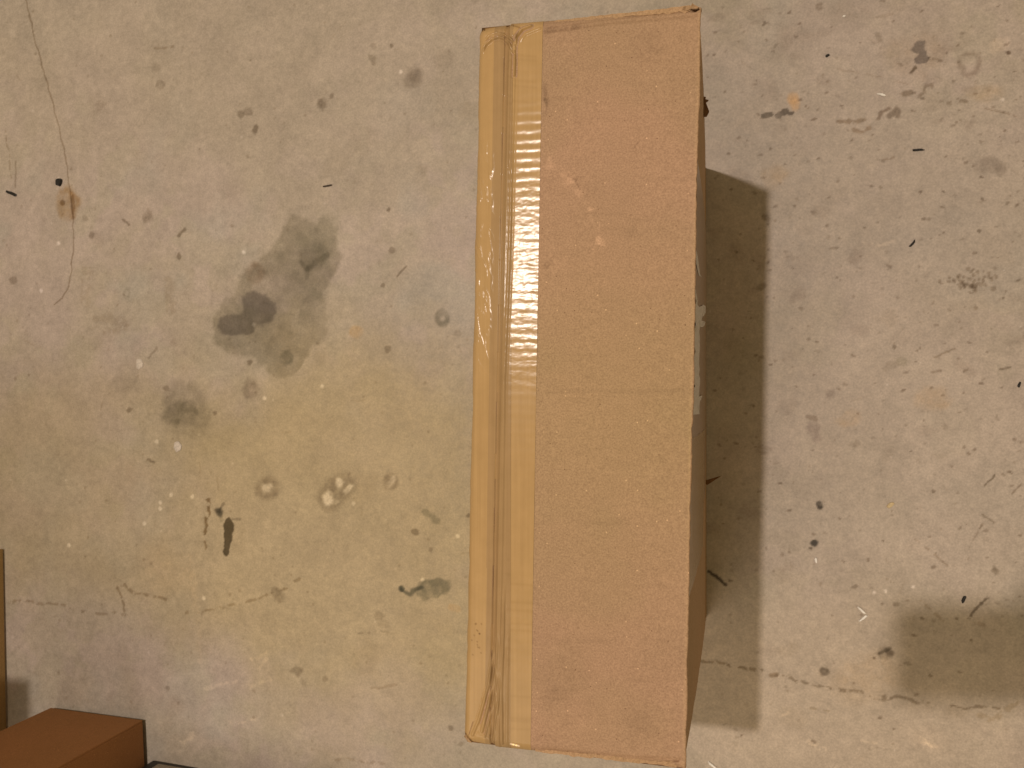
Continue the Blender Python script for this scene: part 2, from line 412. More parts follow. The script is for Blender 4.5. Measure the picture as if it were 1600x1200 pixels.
# long faint dark line at lower left and right
stroke([(10, 940), (60, 943), (100, 948), (150, 960), (180, 960)], 3.4, (0.62, 0.57, 0.50), 0.75, 0.2)
stroke([(185, 918), (195, 915), (208, 926), (240, 934), (258, 936)], 4, (0.58, 0.53, 0.46), 0.8, 0.16); stroke([(184, 920), (192, 940), (196, 963)], 3.4, (0.58, 0.53, 0.46), 0.85, 0.1)
stroke([(290, 958), (340, 952), (370, 943), (415, 932), (470, 905)], 3.4, (0.62, 0.57, 0.48), 0.8, 0.2); stroke([(560, 990), (610, 988)], 3, DIRT, .5, .1)
stroke([(520, 1189), (560, 1188), (600, 1192)], 4, (0.7, 0.65, 0.58), 0.7, 0.22); stroke([(580, 1075), (620, 1070)], 3, (0.7, 0.64, 0.58), .6)
stroke([(1085, 1034), (1120, 1034), (1158, 1043), (1190, 1048)], 5, (0.50, 0.45, 0.36), 0.85, 0.2); stroke([(1204, 1056), (1215, 1056)], 6, (.55, .47, .36), .8)
stroke([(1225, 1060), (1262, 1068), (1312, 1077), (1370, 1088), (1420, 1095), (1470, 1102), (1515, 1106), (1560, 1104)], 5, (0.50, 0.46, 0.40), 0.85, 0.18, 2.0)
stroke([(1530, 1118), (1550, 1126), (1590, 1098)], 8, (0.72, 0.66, 0.55), 0.6, 0.1); stroke([(1265, 1108), (1295, 1112)], 4, (.62, .58, .5), .7, .1)
blob(1289, 1050, 9, 6, 20, (.32, .30, .26), .9, .25, .3); stroke([(1373, 1021), (1392, 1013)], 6, (.36, .34, .3), .9); blob(1390, 1020, 8, 7, 0, (.4, .37, .33), .8, .3, .5)
stroke([(1513, 966), (1545, 932)], 4.4, (0.34, 0.31, 0.27), 0.9, 0.05, 0.7); stroke([(1525, 973), (1540, 978)], 7, (.7, .65, .6), .7, .1); stroke([(1440, 940), (1478, 973)], 5, (.72, .66, .58), .7, .15)
stroke([(1108, 893), (1118, 900), (1134, 914)], 5, (0.14, 0.12, 0.10), 0.95, 0.0, .6)
# grey scab, ring and rusty marks at upper right
union([(1438, 70, 9, 9, 20), (1434, 77, 9, 7, 0), (1440, 92, 12, 8, -8), (1442, 85, 6, 8, 0)], (0.44, 0.44, 0.46), 0.95, 0.10, 0.35, 0.006, 9, 0.2); stroke([(1452, 90), (1470, 93)], 5, (.5, .46, .4), .8, .1); stroke([(1424, 112), (1430, 105)], 5, (.3, .26, .2), .9); blob(1428, 85, 40, 32, 0, (.86, .8, .72), .55, .5, .8)
blob(1516, 100, 17, 24, 0, (0.62, 0.58, 0.55), 0.75, 0.18, 0.35, ring=0.62)
blob(1562, 70, 14, 12, -30, (1.28, 1.24, 1.22), 0.8, 0.3, 0.5); blob(1576, 82, 4, 4, 0, (.3, .24, .2), .9)
union([(1196, 180, 8, 5, -5), (1205, 178, 4, 4, 0)], (.36, .34, .31), .95, .12, .5, .005, 19, .4); union([(1216, 181, 6, 5, 0), (1226, 175, 7, 6, -30), (1236, 177, 6, 3, -10)], (.34, .32, .30), .95, .12, .5, .005, 29, .5)
stroke([(1310, 191), (1340, 190), (1352, 186)], 8, (.58, .51, .42), .8, .08, 1.6); stroke([(1335, 204), (1362, 198)], 8, (.6, .52, .43), .8, .12, 1.6)
stroke([(1375, 186), (1380, 175), (1388, 172)], 7, (.48, .42, .37), .85, 0, 1.3); stroke([(1390, 183), (1402, 172), (1402, 184)], 8, (.46, .42, .38), .85, 0, 1.3)
stroke([(1412, 146), (1420, 143)], 8, (.5, .45, .38), .8); stroke([(1436, 146), (1455, 134)], 9, (.55, .5, .44), .75, .05, 1.5); stroke([(1480, 162), (1510, 158)], 6, (.55, .5, .44), .8, .1)
blob(1549, 258, 22, 12, 0, (.58, .56, .55), .7, .35, .6); blob(1565, 262, 9, 13, 0, (.6, .57, .55), .6, .3, .5)
blob(1280, 10, 5, 7, 0, (.48, .43, .37), .8, .4, .4); stroke([(1300, 50), (1262, 55)], 14, (.84, .82, .80), .5, .1); blob(1240, 52, 30, 22, 0, (.85, .84, .82), .6, .5, .9); blob(1215, 75, 14, 24, 20, (.84, .83, .81), .6, .4, .7)
stroke([(1365, 247), (1395, 245)], 5, (.56, .5, .44), .7, .1); stroke([(1540, 168), (1600, 186)], 2.4, (.62, .55, .48), .7, .05); stroke([(1310, 107), (1420, 130)], 2.2, (.72, .66, .6), .6, .1)
stroke([(1370, 27), (1395, 20)], 5, (.72, .68, .62), .5, .1); stroke([(1372, 52), (1376, 63)], 6, (.62, .6, .56), .7)
# honeycomb dirt patch on the right
for i in range(46):
    a = rng.normal(0, 1, 2)
    blob(1518 + a[0] * 18, 441 + a[1] * 11, 2.2 + rng.random() * 3, 2.0 + rng.random() * 2.2, rng.random() * 90, (.58, .53, .47), .7, .3, .5)
stroke([(1560, 458), (1575, 456)], 4, DIRT, .7, .1)
# scuffs
stroke([(1460, 557), (1490, 546)], 4, (.6, .56, .5), .8); stroke([(1456, 582), (1470, 579)], 5, (.58, .53, .48), .7); stroke([(1563, 577), (1578, 574)], 4, (.4, .37, .33), .8); stroke([(1507, 580), (1511, 576)], 4, (.5, .46, .4), .8)
stroke([(1538, 758), (1552, 748), (1556, 742)], 3, (.38, .35, .3), .85); stroke([(1580, 772), (1594, 758)], 3, (.55, .5, .45), .8); stroke([(1534, 805), (1552, 818)], 4, (.5, .47, .42), .8, .15); stroke([(1530, 828), (1535, 820)], 3, (.5, .46, .4), .8)
stroke([(1515, 855), (1530, 830)], 2.6, (.6, .55, .5), .7, .1); stroke([(1430, 842), (1460, 865), (1485, 888), (1515, 873)], 3, (.64, .58, .52), .7, .12)
blob(1270, 668, 11, 14, -10, (.66, .62, .64), .75, .4, .5); blob(1298, 615, 7, 8, 25, (.62, .58, .58), .75, .4, .4); blob(1276, 686, 8, 7, 0, (.7, .66, .68), .6, .4, .4); stroke([(1265, 652), (1276, 654)], 7, (.55, .5, .46), .7)
blob(1280, 789, 5, 7, -15, (.15, .14, .13), 1., .3, .4); blob(1272, 849, 6, 6, 0, (.15, .15, .15), 1., .3, .4); blob(1267, 857, 3, 3, 0, (.3, .28, .25), .9); blob(1410, 565, 9, 7, 0, (.74, .75, .68), .6)
for pts in ([(1350, 380), (1375, 384), (1405, 374)], [(1250, 1160), (1280, 1170)], [(1262, 1158), (1290, 1172)], [(1440, 1160), (1462, 1170)], [(1430, 1145), (1455, 1168)], [(1345, 1158), (1368, 1162)], [(1222, 1120), (1232, 1115)],
            [(280, 1163), (302, 1148)], [(320, 1075), (345, 1070), (370, 1065)], [(395, 1030), (415, 1020)], [(405, 1045), (418, 1026)], [(360, 1129), (400, 1126)], [(390, 1072), (420, 1062)]):
    stroke(pts, 5, (1.26, 1.24, 1.20), 0.75, 0.1, 1.2)
stroke([(294, 870), (298, 905), (305, 940), (310, 1000), (312, 1030)], 8, (1.10, 1.08, 1.05), 0.7, 0.05, 1.2); blob(250, 900, 40, 28, 0, (1.10, 1.05, 1.0), 0.5, 0.6, 0.6)
blob(220, 720, 26, 22, 0, (1.06, 1.03, 1.0), .6, .5, .7); blob(1445, 1155, 34, 18, 10, (1.12, 1.1, 1.08), .5, .6, .8)
for px, py in ((300, 776), (250, 785), (267, 773), (250, 795), (503, 603), (413, 622), (552, 787), (380, 394), (396, 507), (626, 112), (91, 380), (64, 454), (1567, 155), (715, 838), (318, 935), (225, 818), (107, 852), (244, 690), (1427, 917), (1384, 924), (1366, 926), (660, 906)):
    blob(px, py, 2.8, 2.8, 0, PALE, 0.9, 0.4, 0.2)
# many small pits and flecks that nobody placed by hand
for i in range(1100):
    px = rng.uniform(-5, 1605); py = rng.uniform(-5, 1205); r = rng.uniform(1.0, 2.2) if rng.random() < 0.93 else rng.uniform(2.2, 4.5)
    if rng.random() < 0.90:
        blob(px, py, r, r * rng.uniform(.6, 1.3), rng.uniform(0, 180), (0.55, 0.50, 0.43), rng.uniform(.1, .6) * (1 if r < 2.7 else .5), 0.5, 0.4, seed=i)
    else:
        blob(px, py, r * .8, r * .8, 0, PALE, rng.uniform(.15, .5), 0.5, 0.4, seed=i)
for i in range(420):                                     # the right-hand side is grittier
    px = rng.uniform(1105, 1605); py = rng.beta(1.1, 1.6) * 1200; r = rng.uniform(1.1, 2.6)
    blob(px, py, r * rng.uniform(.8, 2.2), r, rng.uniform(-40, 40), (0.42, 0.37, 0.32), rng.uniform(.25, .8), 0.4, 0.6, seed=i + 5000)
for i in range(60):
    px = rng.uniform(1110, 1600); py = rng.beta(1.1, 1.8) * 1200; r = rng.uniform(6, 18)
    blob(px, py, r, r * rng.uniform(.4, .9), rng.uniform(-30, 30), (.80, .77, .76) if rng.random() < .75 else (1.09, 1.08, 1.07), rng.uniform(.3, .7), .4, 1.0, seed=i + 7000)
for px, py, rx, ry, ang in ((512, 780, 6, 9, 15), (530, 754, 6, 6, 0), (543, 765, 4, 9, 35), (418, 763, 7, 5, -20), (612, 750, 4, 7, 30)):
    blob(px, py, rx, ry, ang, (1.35, 1.4, 1.5), 0.9, 0.3, 0.7)
for i in range(80):
    px = rng.uniform(0, 1600); py = rng.uniform(0, 1200); a = rng.uniform(0, 6.28); l = rng.uniform(8, 34)
    stroke([(px, py), (px + l * math.cos(a), py + l * math.sin(a))], 2.2, (.72, .67, .6) if rng.random() < .7 else (1.18, 1.16, 1.12), rng.uniform(.2, .5), .1)
for i in range(70):
    px = rng.uniform(0, 1600); py = rng.uniform(0, 1200); r = rng.uniform(8, 26)
    blob(px, py, r, r * rng.uniform(.5, 1), rng.uniform(0, 180), (.86, .84, .80) if rng.random() < .7 else (1.07, 1.06, 1.05), rng.uniform(.2, .6), .5, .8, seed=i + 2000)

FZ = 0.0006 * m1 + 0.00012 * m4
FZ[(FX < x0) | (FX > x1) | (FY < y0) | (FY > y1)] *= 0.3
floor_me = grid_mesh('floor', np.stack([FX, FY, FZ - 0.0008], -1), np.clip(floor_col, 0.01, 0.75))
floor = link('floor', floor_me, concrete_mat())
floor['kind'] = 'structure'
floor['label'] = 'stained and scratched concrete floor'
del floor_col, base, FZ, m1, m2, m3, m4

# ================================================================== THE LONG CARDBOARD BOX
H = 0.45
TL, TR, BR, BL = (at(*p, H) for p in ((750, 41), (1093, 8), (1068, 1204), (726, 1161)))
bTR, bBR = at(1103, 262, 0), at(1104, 965, 0)
bTL = bTR + (TL - TR); bBL = bBR + (BL - BR)
ORIGIN = (bTR + bBR + bTL + bBL) / 4
WID = np.linalg.norm(TR - TL); LEN = np.linalg.norm(TR - BR)
UX = (TR - TL) / WID; VY = (TR - BR) / LEN; VY[2] = 0

def quad(s, t, k):
    s = np.asarray(s)[..., None]; t = np.asarray(t)[..., None]; k = np.asarray(k)[..., None]
    top = (BL * (1 - s) + BR * s) * (1 - t) + (TL * (1 - s) + TR * s) * t
    bot = (bBL * (1 - s) + bBR * s) * (1 - t) + (bTL * (1 - s) + bTR * s) * t
    return top * k + bot * (1 - k)

def body_point(s, t, k):
    """a point of the box's skin with its soft bulge; s across, t along, k height 0..1"""
    P = quad(s, t, k)
    bul = np.sin(np.pi * np.clip(k, 0, 1)) ** 0.8
    out_u = (np.asarray(s) * 2 - 1) * bul * (0.0014 + 0.0018 * np.sin(np.pi * t))
    out_v = (np.asarray(t) * 2 - 1) * bul * (0.0008 + 0.002 * np.sin(np.pi * s))
    # the lower corner flares a little
    return P + out_u[..., None] * UX + out_v[..., None] * VY

def px_st(px, py, z=H):
    P = at(px, py, z)
    d = P - BL
    # invert the bilinear top quad by a few Newton steps
    s, t = (d @ UX) / WID, (d @ VY) / LEN
    for _ in range(6):
        Q = quad(s, t, 1.0)
        s += ((P - Q) @ UX) / WID; t += ((P - Q) @ VY) / LEN
    return s, t

def poly_dist(S, T, pts):
    """distance in metres from the points of the top to a polyline given in photo pixels"""
    Q = [np.array(px_st(*p)) * (WID, LEN) for p in pts]
    X = S * WID; Y = T * LEN
    d = np.full(X.shape, 9.0)
    for a, b in zip(Q[:-1], Q[1:]):
        ab = b - a
        u = np.clip(((X - a[0]) * ab[0] + (Y - a[1]) * ab[1]) / (ab @ ab), 0, 1)
        d = np.minimum(d, np.hypot(X - a[0] - u * ab[0], Y - a[1] - u * ab[1]))
    return d

def end_drop(T):
    d = np.minimum(T, 1 - T) * LEN
    r = 0.0075
    return -0.0042 * np.clip(1 - d / r, 0, 1) ** 1.8

SEAM_L, SEAM_R = 0.120, 0.152
def right_panel_z(S, T):
    return 0.0048 * np.clip((1 - S) / 0.85, 0, 1) ** 2 * (0.55 + 0.45 * np.sin(np.pi * np.clip(T, 0, 1)))
def left_panel_z(S, T):
    return -0.0016 + 0.0022 * np.clip(S / 0.12, 0, 1) - 0.0022 * np.clip(1 - S / 0.022, 0, 1) ** 2

box = thing('cardboard_box', ORIGIN, 'long brown cardboard box with glossy tan packing tape along its left edge', 'box')
def rel(P):
    return P - ORIGIN

MAT_CARD = cardboard_mat('cardboard_liner', (0.384, 0.247, 0.160), attr=True)
MAT_CARD_PLAIN = cardboard_mat('cardboard_side', (0.400, 0.262, 0.150))
MAT_TAPE = tape_mat('tan_tape', (0.422, 0.277, 0.126))
MAT_TAPE2 = tape_mat('tan_tape_double', (0.345, 0.228, 0.112))
MAT_TORN = plain_mat('torn_paper', (0.36, 0.235, 0.13), 0.9, 0.6, 500)
MAT_DARKTEAR = plain_mat('torn_cardboard_core', (0.17, 0.085, 0.035), 0.9, 0.6, 500)

# --- main top panel
ns = int(WID * (1 - SEAM_R) / 0.0010); ntt = int(LEN / 0.0010)
s_in = np.linspace(SEAM_R, 1.0, ns)
roll = [(0.0005, -0.0001), (0.0010, -0.0004), (0.0014, -0.0010), (0.0015, -0.0018), (0.0013, -0.0030), (0.0003, -0.0040)]
t_in = np.linspace(0, 1, ntt)
S, T = np.meshgrid(s_in, t_in)
P = quad(S, T, np.ones_like(S))
X = S * WID; Y = T * LEN
Z = right_panel_z(S, T) + end_drop(T) + 0.00025 * fbm(X, Y, 0.05, 3, 5) + 0.00006 * np.sin(2 * np.pi * (Y + 0.0015 * fbm(X, Y, .05, 2, 8)) / 0.0077) * (0.5 + 0.5 * fbm(X, Y, 0.08, 2, 6))
stain = np.ones(S.shape + (3,))
def paint(mask, colr, st):
    w = np.clip(mask * st, 0, 1)[..., None]
    stain[:] = stain * (1 - w) + stain * np.array(colr) * w
def crease(pts, depth, width, dark=None, st=0.6):
    global Z
    d = poly_dist(S, T, pts) + 0.0004 * fbm(X, Y, 0.006, 3, 15)
    Z = Z - depth * np.exp(-(d / width) ** 2)
    if dark is not None:
        paint(np.exp(-(d / (width * 1.2)) ** 2), dark, st)
# score line and torn liner along both ends
crease([(852, 52), (950, 37), (1090, 24)], 0.0007, 0.0009, (0.72, 0.68, 0.62), 0.55)
crease([(860, 44), (980, 27), (1070, 17)], 0.0004, 0.0006, (0.78, 0.72, 0.66), 0.45)
crease([(835, 1172), (848, 1181), (872, 1184), (880, 1189), (905, 1187), (935, 1192), (985, 1189), (1030, 1193), (1060, 1190)], 0.0011, 0.0006, (0.36, 0.24, 0.16), 0.85)
crease([(850, 1172), (1000, 1184), (1062, 1187)], 0.0005, 0.0015, (0.84, 0.78, 0.72), 0.4)
crease([(858, 613), (900, 612), (930, 609), (960, 612), (1082, 611)], 0.00035, 0.0016, (0.86, 0.86, 0.86), 0.5)
Z = Z + 0.00022 * np.exp(-(poly_dist(S, T, [(862, 617), (930, 615), (1080, 619)]) / 0.0016) ** 2)
crease([(835, 996), (900, 1001), (960, 1003)], 0.0002, 0.002, (0.92, 0.92, 0.92), 0.5)
crease([(850, 1090), (930, 1100)], 0.00015, 0.002, (0.93, 0.93, 0.93), 0.5)
# crushed corner by the upper right
dc = np.hypot((1 - S) * WID, (1 - T) * LEN)
crush = 1 - smooth(0.002, 0.016, dc)
Z = Z + crush * (0.0022 * fbm(X, Y, 0.006, 3, 25) - 0.001)
cc = px_st(1086, 13); dcc = np.hypot((S - cc[0]) * WID, (T - cc[1]) * LEN * 1.6) + 0.0012 * fbm(X, Y, 0.004, 3, 27)
paint(1 - smooth(0.001, 0.0042, dcc), (0.30, 0.22, 0.15), 0.9)
Z = Z - 0.003 * (1 - smooth(0.0005, 0.004, dcc))
dc2 = np.hypot((1 - S) * WID, T * LEN)
paint((1 - smooth(0.003, 0.008, dc2 + 0.002 * fbm(X, Y, 0.006, 3, 26))), (1.22, 1.22, 1.2), 0.6)
# rubbed, dirty and paler places of the liner
paint(smooth(0.1, 0.55, fbm(X, Y, 0.09, 3, 71)), (0.96, 0.985, 0.95), 0.9)
paint(1 - smooth(0.0, 0.35, np.abs((T - 0.45)) ), (0.98, 1.04, 0.92), 1.0)
scuff_n = fbm(X, Y, 0.007, 4, 81)
for pts, w, st in (([(858, 255), (885, 285), (915, 320), (935, 385)], 0.006, 0.9), ([(880, 262), (900, 290)], 0.004, 0.8), ([(925, 330), (940, 385)], 0.004, 0.9), ([(865, 420), (880, 405), (900, 410)], 0.005, 0.5), ([(900, 1145), (925, 1120)], 0.006, 0.4), ([(880, 1000), (870, 1012)], 0.004, 0.5), ([(905, 810), (915, 800)], .004, .5)):
    d = poly_dist(S, T, pts)
    paint((1 - smooth(w * 0.3, w * 1.2, d)) * smooth(-0.05, 0.35, scuff_n), (1.20, 1.20, 1.22), st)
for pts, w, st in (([(889, 275), (900, 283), (907, 298)], 0.0006, .6), ([(990, 232), (998, 222)], 0.0005, .5), ([(853, 135), (854, 178)], 0.0022, .5), ([(852, 158), (853, 176)], 0.0018, .7), ([(855, 48), (920, 40)], 0.0028, .4), ([(862, 428), (858, 418)], 0.005, .3)):
    d = poly_dist(S, T, pts) + 0.0006 * fbm(X, Y, 0.004, 3, 83)
    paint((1 - smooth(w * 0.2, w * 1.6, d)) * (1 if w < .001 else smooth(-0.35, 0.35, fbm(X, Y * 0.6, 0.006, 3, 85))), (0.45, 0.42, 0.40), st)
for px, py, r, st in ((1000, 1130, 0.024, .22), (865, 1085, .016, .2), (985, 365, .008, .2), (1010, 70, 0.02, .15), (880, 1050, .03, .12), (860, 1160, .02, .12), (1030, 1040, .03, .1)):
    c = px_st(px, py); d = np.hypot((S - c[0]) * WID, (T - c[1]) * LEN) / r + 0.4 * fbm(X, Y, r, 3, px)
    paint(1 - smooth(0.2, 1.0, d), (0.55, 0.54, 0.52), st)
for i in range(70):
    px = rng.uniform(858, 1075); py = rng.uniform(40, 1180); w = rng.uniform(20, 90)
    d = poly_dist(S, T, [(px - w / 2, py), (px + w / 2, py + rng.uniform(-2, 2))])
    paint(np.exp(-(d / 0.0014) ** 2), (0.93, 0.93, 0.92) if rng.random() < .5 else (1.07, 1.07, 1.07), 0.6)  # flute ripples drawn into the colour as faint bright and dark lines
# worn pale edge on the right
paint(smooth(0.990, 1.0, S + 0.004 * fbm(X, Y, 0.004, 3, 93)), (1.16, 1.18, 1.12), 0.8)
P[..., 2] += Z
edge_n = fbm(Y[:, -1], Y[:, -1] * 0, 0.006, 3, 95) * 0.0006 + fbm(Y[:, -1], Y[:, -1] * 0, 0.04, 2, 96) * 0.0008
cols = [P]; scols = [stain]
for k_, (o, dz) in enumerate(roll):
    c = P[:, -1:, :] + (o + edge_n * min(1, (k_ + 1) / 3))[:, None, None] * UX + np.array([0, 0, dz])
    cols.append(c); scols.append(np.full(c.shape, 1.0) * np.array([1.10, 1.12, 1.06]) * (1 + 0.12 * fbm(Y[:, -1], Y[:, -1] * 0 + k_, 0.004, 2, 97))[:, None, None])
# free edge at the seam folds down
pre = P[:, :1, :] + np.array([0, 0, -0.004]); cols.insert(0, pre); scols.insert(0, scols[0][:, :1] * 0.9)
PT = np.concatenate(cols, 1); ST = np.concatenate(scols, 1)
rows0 = PT[:1] + np.array([0, 0, -0.006]); rows1 = PT[-1:] + np.array([0, 0, -0.006])
PT = np.concatenate([rows0, PT, rows1], 0); ST = np.concatenate([ST[:1], ST, ST[-1:]], 0)
link('top_panel', grid_mesh('top_panel', rel(PT), np.clip(ST, .02, 2)), MAT_CARD, box)

# --- narrow flap on the left of the seam
s_l = np.linspace(0.0, SEAM_L, 24); t_l = np.linspace(0, 1, 300)
S2, T2 = np.meshgrid(s_l, t_l)
P2 = quad(S2, T2, np.ones_like(S2)); P2[..., 2] += left_panel_z(S2, T2) + end_drop(T2)
P2 = np.concatenate([P2[:, :1] + np.array([0, 0, -0.005]) - 0.0004 * UX, P2, P2[:, -1:] + np.array([0, 0, -0.004])], 1)
link('flap', grid_mesh('flap', rel(P2), np.ones(P2.shape)), MAT_CARD, box)

# --- walls
def wall(s_fun, t_fun, n, name, inset=0.0006):
    a = np.linspace(0, 1, n); k = np.concatenate([np.linspace(0, 0.985, 46), [0.9925]])
    A, K = np.meshgrid(a, k)
    Pw = body_point(s_fun(A), t_fun(A), K)
    wob = -0.0007 * np.abs(fbm(A * n * 0.005, K * 0.45, 0.08, 3, 101 + len(name)))
    ctr = quad(np.full(A.shape, .5), np.full(A.shape, .5), K)
    outd = (np.asarray(s_fun(A)) > 0.999)[..., None] * UX - (np.asarray(s_fun(A)) < 0.001)[..., None] * UX
    Pw = Pw + outd * (wob - inset)[..., None]
    return link(name, grid_mesh(name, rel(Pw)), MAT_CARD_PLAIN, box)
one = lambda A: np.ones_like(A); zero = lambda A: np.zeros_like(A); idn = lambda A: A
wall(one, idn, 180, 'side_panel'); wall(zero, idn, 90, 'side_panel'); wall(idn, one, 40, 'end_panel'); wall(idn, zero, 40, 'end_panel')
pb = quad(*np.meshgrid([0.0, 1.0], [0.0, 1.0]), np.full((2, 2), 0.004)); link('bottom_panel', grid_mesh('bottom_panel', rel(pb)), MAT_CARD_PLAIN, box)

# --- packing tape: two overlapping strips bridging the seam
TAPE_STEP = 0.00055
def tape(name, s0_of_t, s1_of_t, lift, double_from=None, wrap_left=False):
    nt_ = int(LEN / TAPE_STEP) + 1; ns_ = int(WID * 0.24 / TAPE_STEP)
    t = np.linspace(0.0, 1.0, nt_); a = np.linspace(0, 1, ns_)
    A, Tt = np.meshgrid(a, t)
    S_ = s0_of_t(Tt) * (1 - A) + s1_of_t(Tt) * A
    Xm = S_ * WID; Ym = Tt * LEN
    w = smooth(SEAM_L - 0.05, SEAM_R + 0.004, S_)           # how far we climbed from the flap to the panel
    zl = left_panel_z(S_, Tt); zr = right_panel_z(np.maximum(S_, SEAM_R), Tt)
    sag = -0.0026 * np.exp(-((S_ - 0.128) / 0.020) ** 2) * (0.75 + 0.35 * np.sin(6 * Tt + 1))
    w2 = smooth(SEAM_L, SEAM_R + 0.003, S_)
    z = zl * (1 - w2) + zr * w2 + sag * (1 - smooth(SEAM_R - 0.012, SEAM_R, S_)) * smooth(SEAM_L - 0.075, SEAM_L + 0.005, S_) + end_drop(Tt) + lift
    # keep clear of the flap below
    z = np.where(S_ < SEAM_L, np.maximum(z, zl + end_drop(Tt) + lift), z)
    ypx = 45 + (1 - Tt) * 1110
    right = smooth(SEAM_R, SEAM_R + 0.01, S_)
    # fluting telegraphs through the tape
    ph = Ym + 0.0012 * fbm(Xm, Ym, 0.03, 2, 201) + 0.0006 * fbm(Xm, Ym, 0.006, 2, 202)
    env = 0.00002 + 0.000075 * smooth(160, 200, ypx) * (1 - smooth(290, 350, ypx)) + 0.000032 * smooth(300, 420, ypx) * (1 - smooth(520, 620, ypx))
    env = env * (0.75 + 0.5 * fbm(Xm, Ym, 0.02, 3, 203))
    z = z + right * env * np.sin(2 * np.pi * ph / 0.0077)
    z = z + right * 0.00005 * fbm(Xm * 1.0, Ym * 2.2, 0.0055, 3, 204) * smooth(180, 330, ypx) * (1 - smooth(560, 640, ypx)) * 1.6
    z = z + 0.00004 * fbm(Xm, Ym, 0.02, 3, 205)
    # crinkles over the flap: long loose ridges
    rn = 1 - np.abs(fbm(Xm * 1.0 + 0.25 * (Ym - 0.3), Ym * 0.28, 0.0050, 3, 211)) * 2.6
    cr = np.clip(rn, 0, 1) ** 3
    cenv = (1 - smooth(0.065, 0.10, S_)) * (smooth(190, 270, ypx) * (1 - smooth(470, 640, ypx)) + 0.35 * (1 - smooth(60, 130, ypx)))
    z = z + 0.00050 * cr * cenv
    # long drawn wrinkles inside the seam
    z = z + 0.00014 * np.sin((S_ - 0.1) * 430 + 2.0 * fbm(Xm * .6, Ym * 0.12, 0.01, 2, 213)) * np.exp(-((S_ - 0.132) / 0.028) ** 2) * (0.4 + 0.6 * fbm(Xm, Ym * .2, 0.02, 2, 214))
    colr = np.ones(S_.shape + (3,))
    def tp(mask, c, st):
        ww = np.clip(mask * st, 0, 1)[..., None]; colr[:] = colr * (1 - ww) + colr * np.array(c) * ww
    for pts, hgt, wd in (([(776, 950), (773, 1010), (764, 1070), (748, 1125), (738, 1148)], 0.0011, 0.0011), ([(781, 960), (776, 1040), (764, 1100), (753, 1142)], 0.0013, 0.0013),
                         ([(784, 1000), (778, 1060), (766, 1120), (758, 1150)], 0.0009, 0.0009), ([(786, 1010), (781, 1090), (770, 1158)], 0.0010, 0.0009),
                         ([(790, 900), (788, 1000), (785, 1080), (786, 1160)], 0.0011, 0.0009), ([(797, 960), (794, 1060), (793, 1165)], 0.0004, 0.0010), ([(772, 1080), (765, 1150)], 0.0006, 0.0008),
                         ([(752, 84), (758, 70), (768, 62), (780, 58), (790, 62), (798, 72), (804, 84)], 0.0017, 0.0011), ([(775, 52), (790, 56), (802, 66), (806, 80), (805, 120)], 0.0016, 0.0010),
                         ([(755, 66), (763, 56), (776, 50)], 0.0006, 0.0008), ([(806, 78), (808, 60), (817, 48), (830, 42)], 0.0020, 0.0011), ([(812, 70), (822, 56), (845, 46)], 0.0006, 0.0009),
                         ([(806, 80), (803, 200), (800, 330), (797, 430), (790, 600), (788, 760), (785, 900), (782, 1060), (780, 1170)], 0.0006, 0.0011), ([(797, 100), (794, 260)], 0.0003, 0.0015)):
        d = poly_dist(S_, Tt, pts) + 0.00025 * fbm(Xm, Ym, 0.006, 2, 221)
        e0 = np.array(px_st(*pts[0])) * (WID, LEN); far = np.hypot(Xm - e0[0], Ym - e0[1])
        hgt = hgt * smooth(0.0, 0.035 if pts[0][1] > 850 else 0.006, far)
        ln = np.exp(-(d / wd) ** 2)
        z = z + hgt * ln - 0.4 * hgt * np.exp(-((d - 1.7 * wd) / (wd * 0.8)) ** 2)
    for pts, wd, c, st in (([(853, 150), (853, 178)], .0010, (.45, .42, .4), .7), ([(806, 66), (812, 52)], .0007, (.35, .3, .25), .8), ([(753, 40), (756, 45)], .0010, (.3, .24, .18), .9),
                           ([(727, 1150), (733, 1158)], .0014, (.4, .33, .26), .8), ([(739, 1128), (731, 1152)], .0004, (.5, .42, .34), .8), ([(815, 46), (800, 40)], .0007, (.55, .48, .4), .7)):
        d = poly_dist(S_, Tt, pts) + 0.0004 * fbm(Xm, Ym, 0.003, 2, 223)
        tp(1 - smooth(wd * .5, wd * 1.5, d), c, st)
    for q in range(3):  # three pale glints of the serrated tape end, painted into its colour
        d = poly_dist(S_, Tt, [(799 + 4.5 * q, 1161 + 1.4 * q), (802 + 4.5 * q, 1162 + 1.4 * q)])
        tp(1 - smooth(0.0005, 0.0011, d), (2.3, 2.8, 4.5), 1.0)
    for i in range(16):
        px = rng.uniform(736, 752); py = rng.uniform(970, 1025); d = poly_dist(S_, Tt, [(px, py), (px + .8, py + .8)])
        tp(1 - smooth(0.0003, 0.0008, d), (.55, .5, .45), .7)
    for i in range(14):
        py = rng.uniform(860, 1150) if i < 9 else rng.uniform(60, 180)
        d = poly_dist(S_, Tt, [(795, py), (838, py + 3)])
        tp(np.exp(-(d / 0.0012) ** 2), (.93, .92, .90), .8)
    P_ = quad(S_, Tt, np.ones_like(S_)); P_[..., 2] += z
    mf = None
    if double_from is not None:
        mf = (S_[:-1, :-1] > double_from(Tt[:-1, :-1])).astype(int)
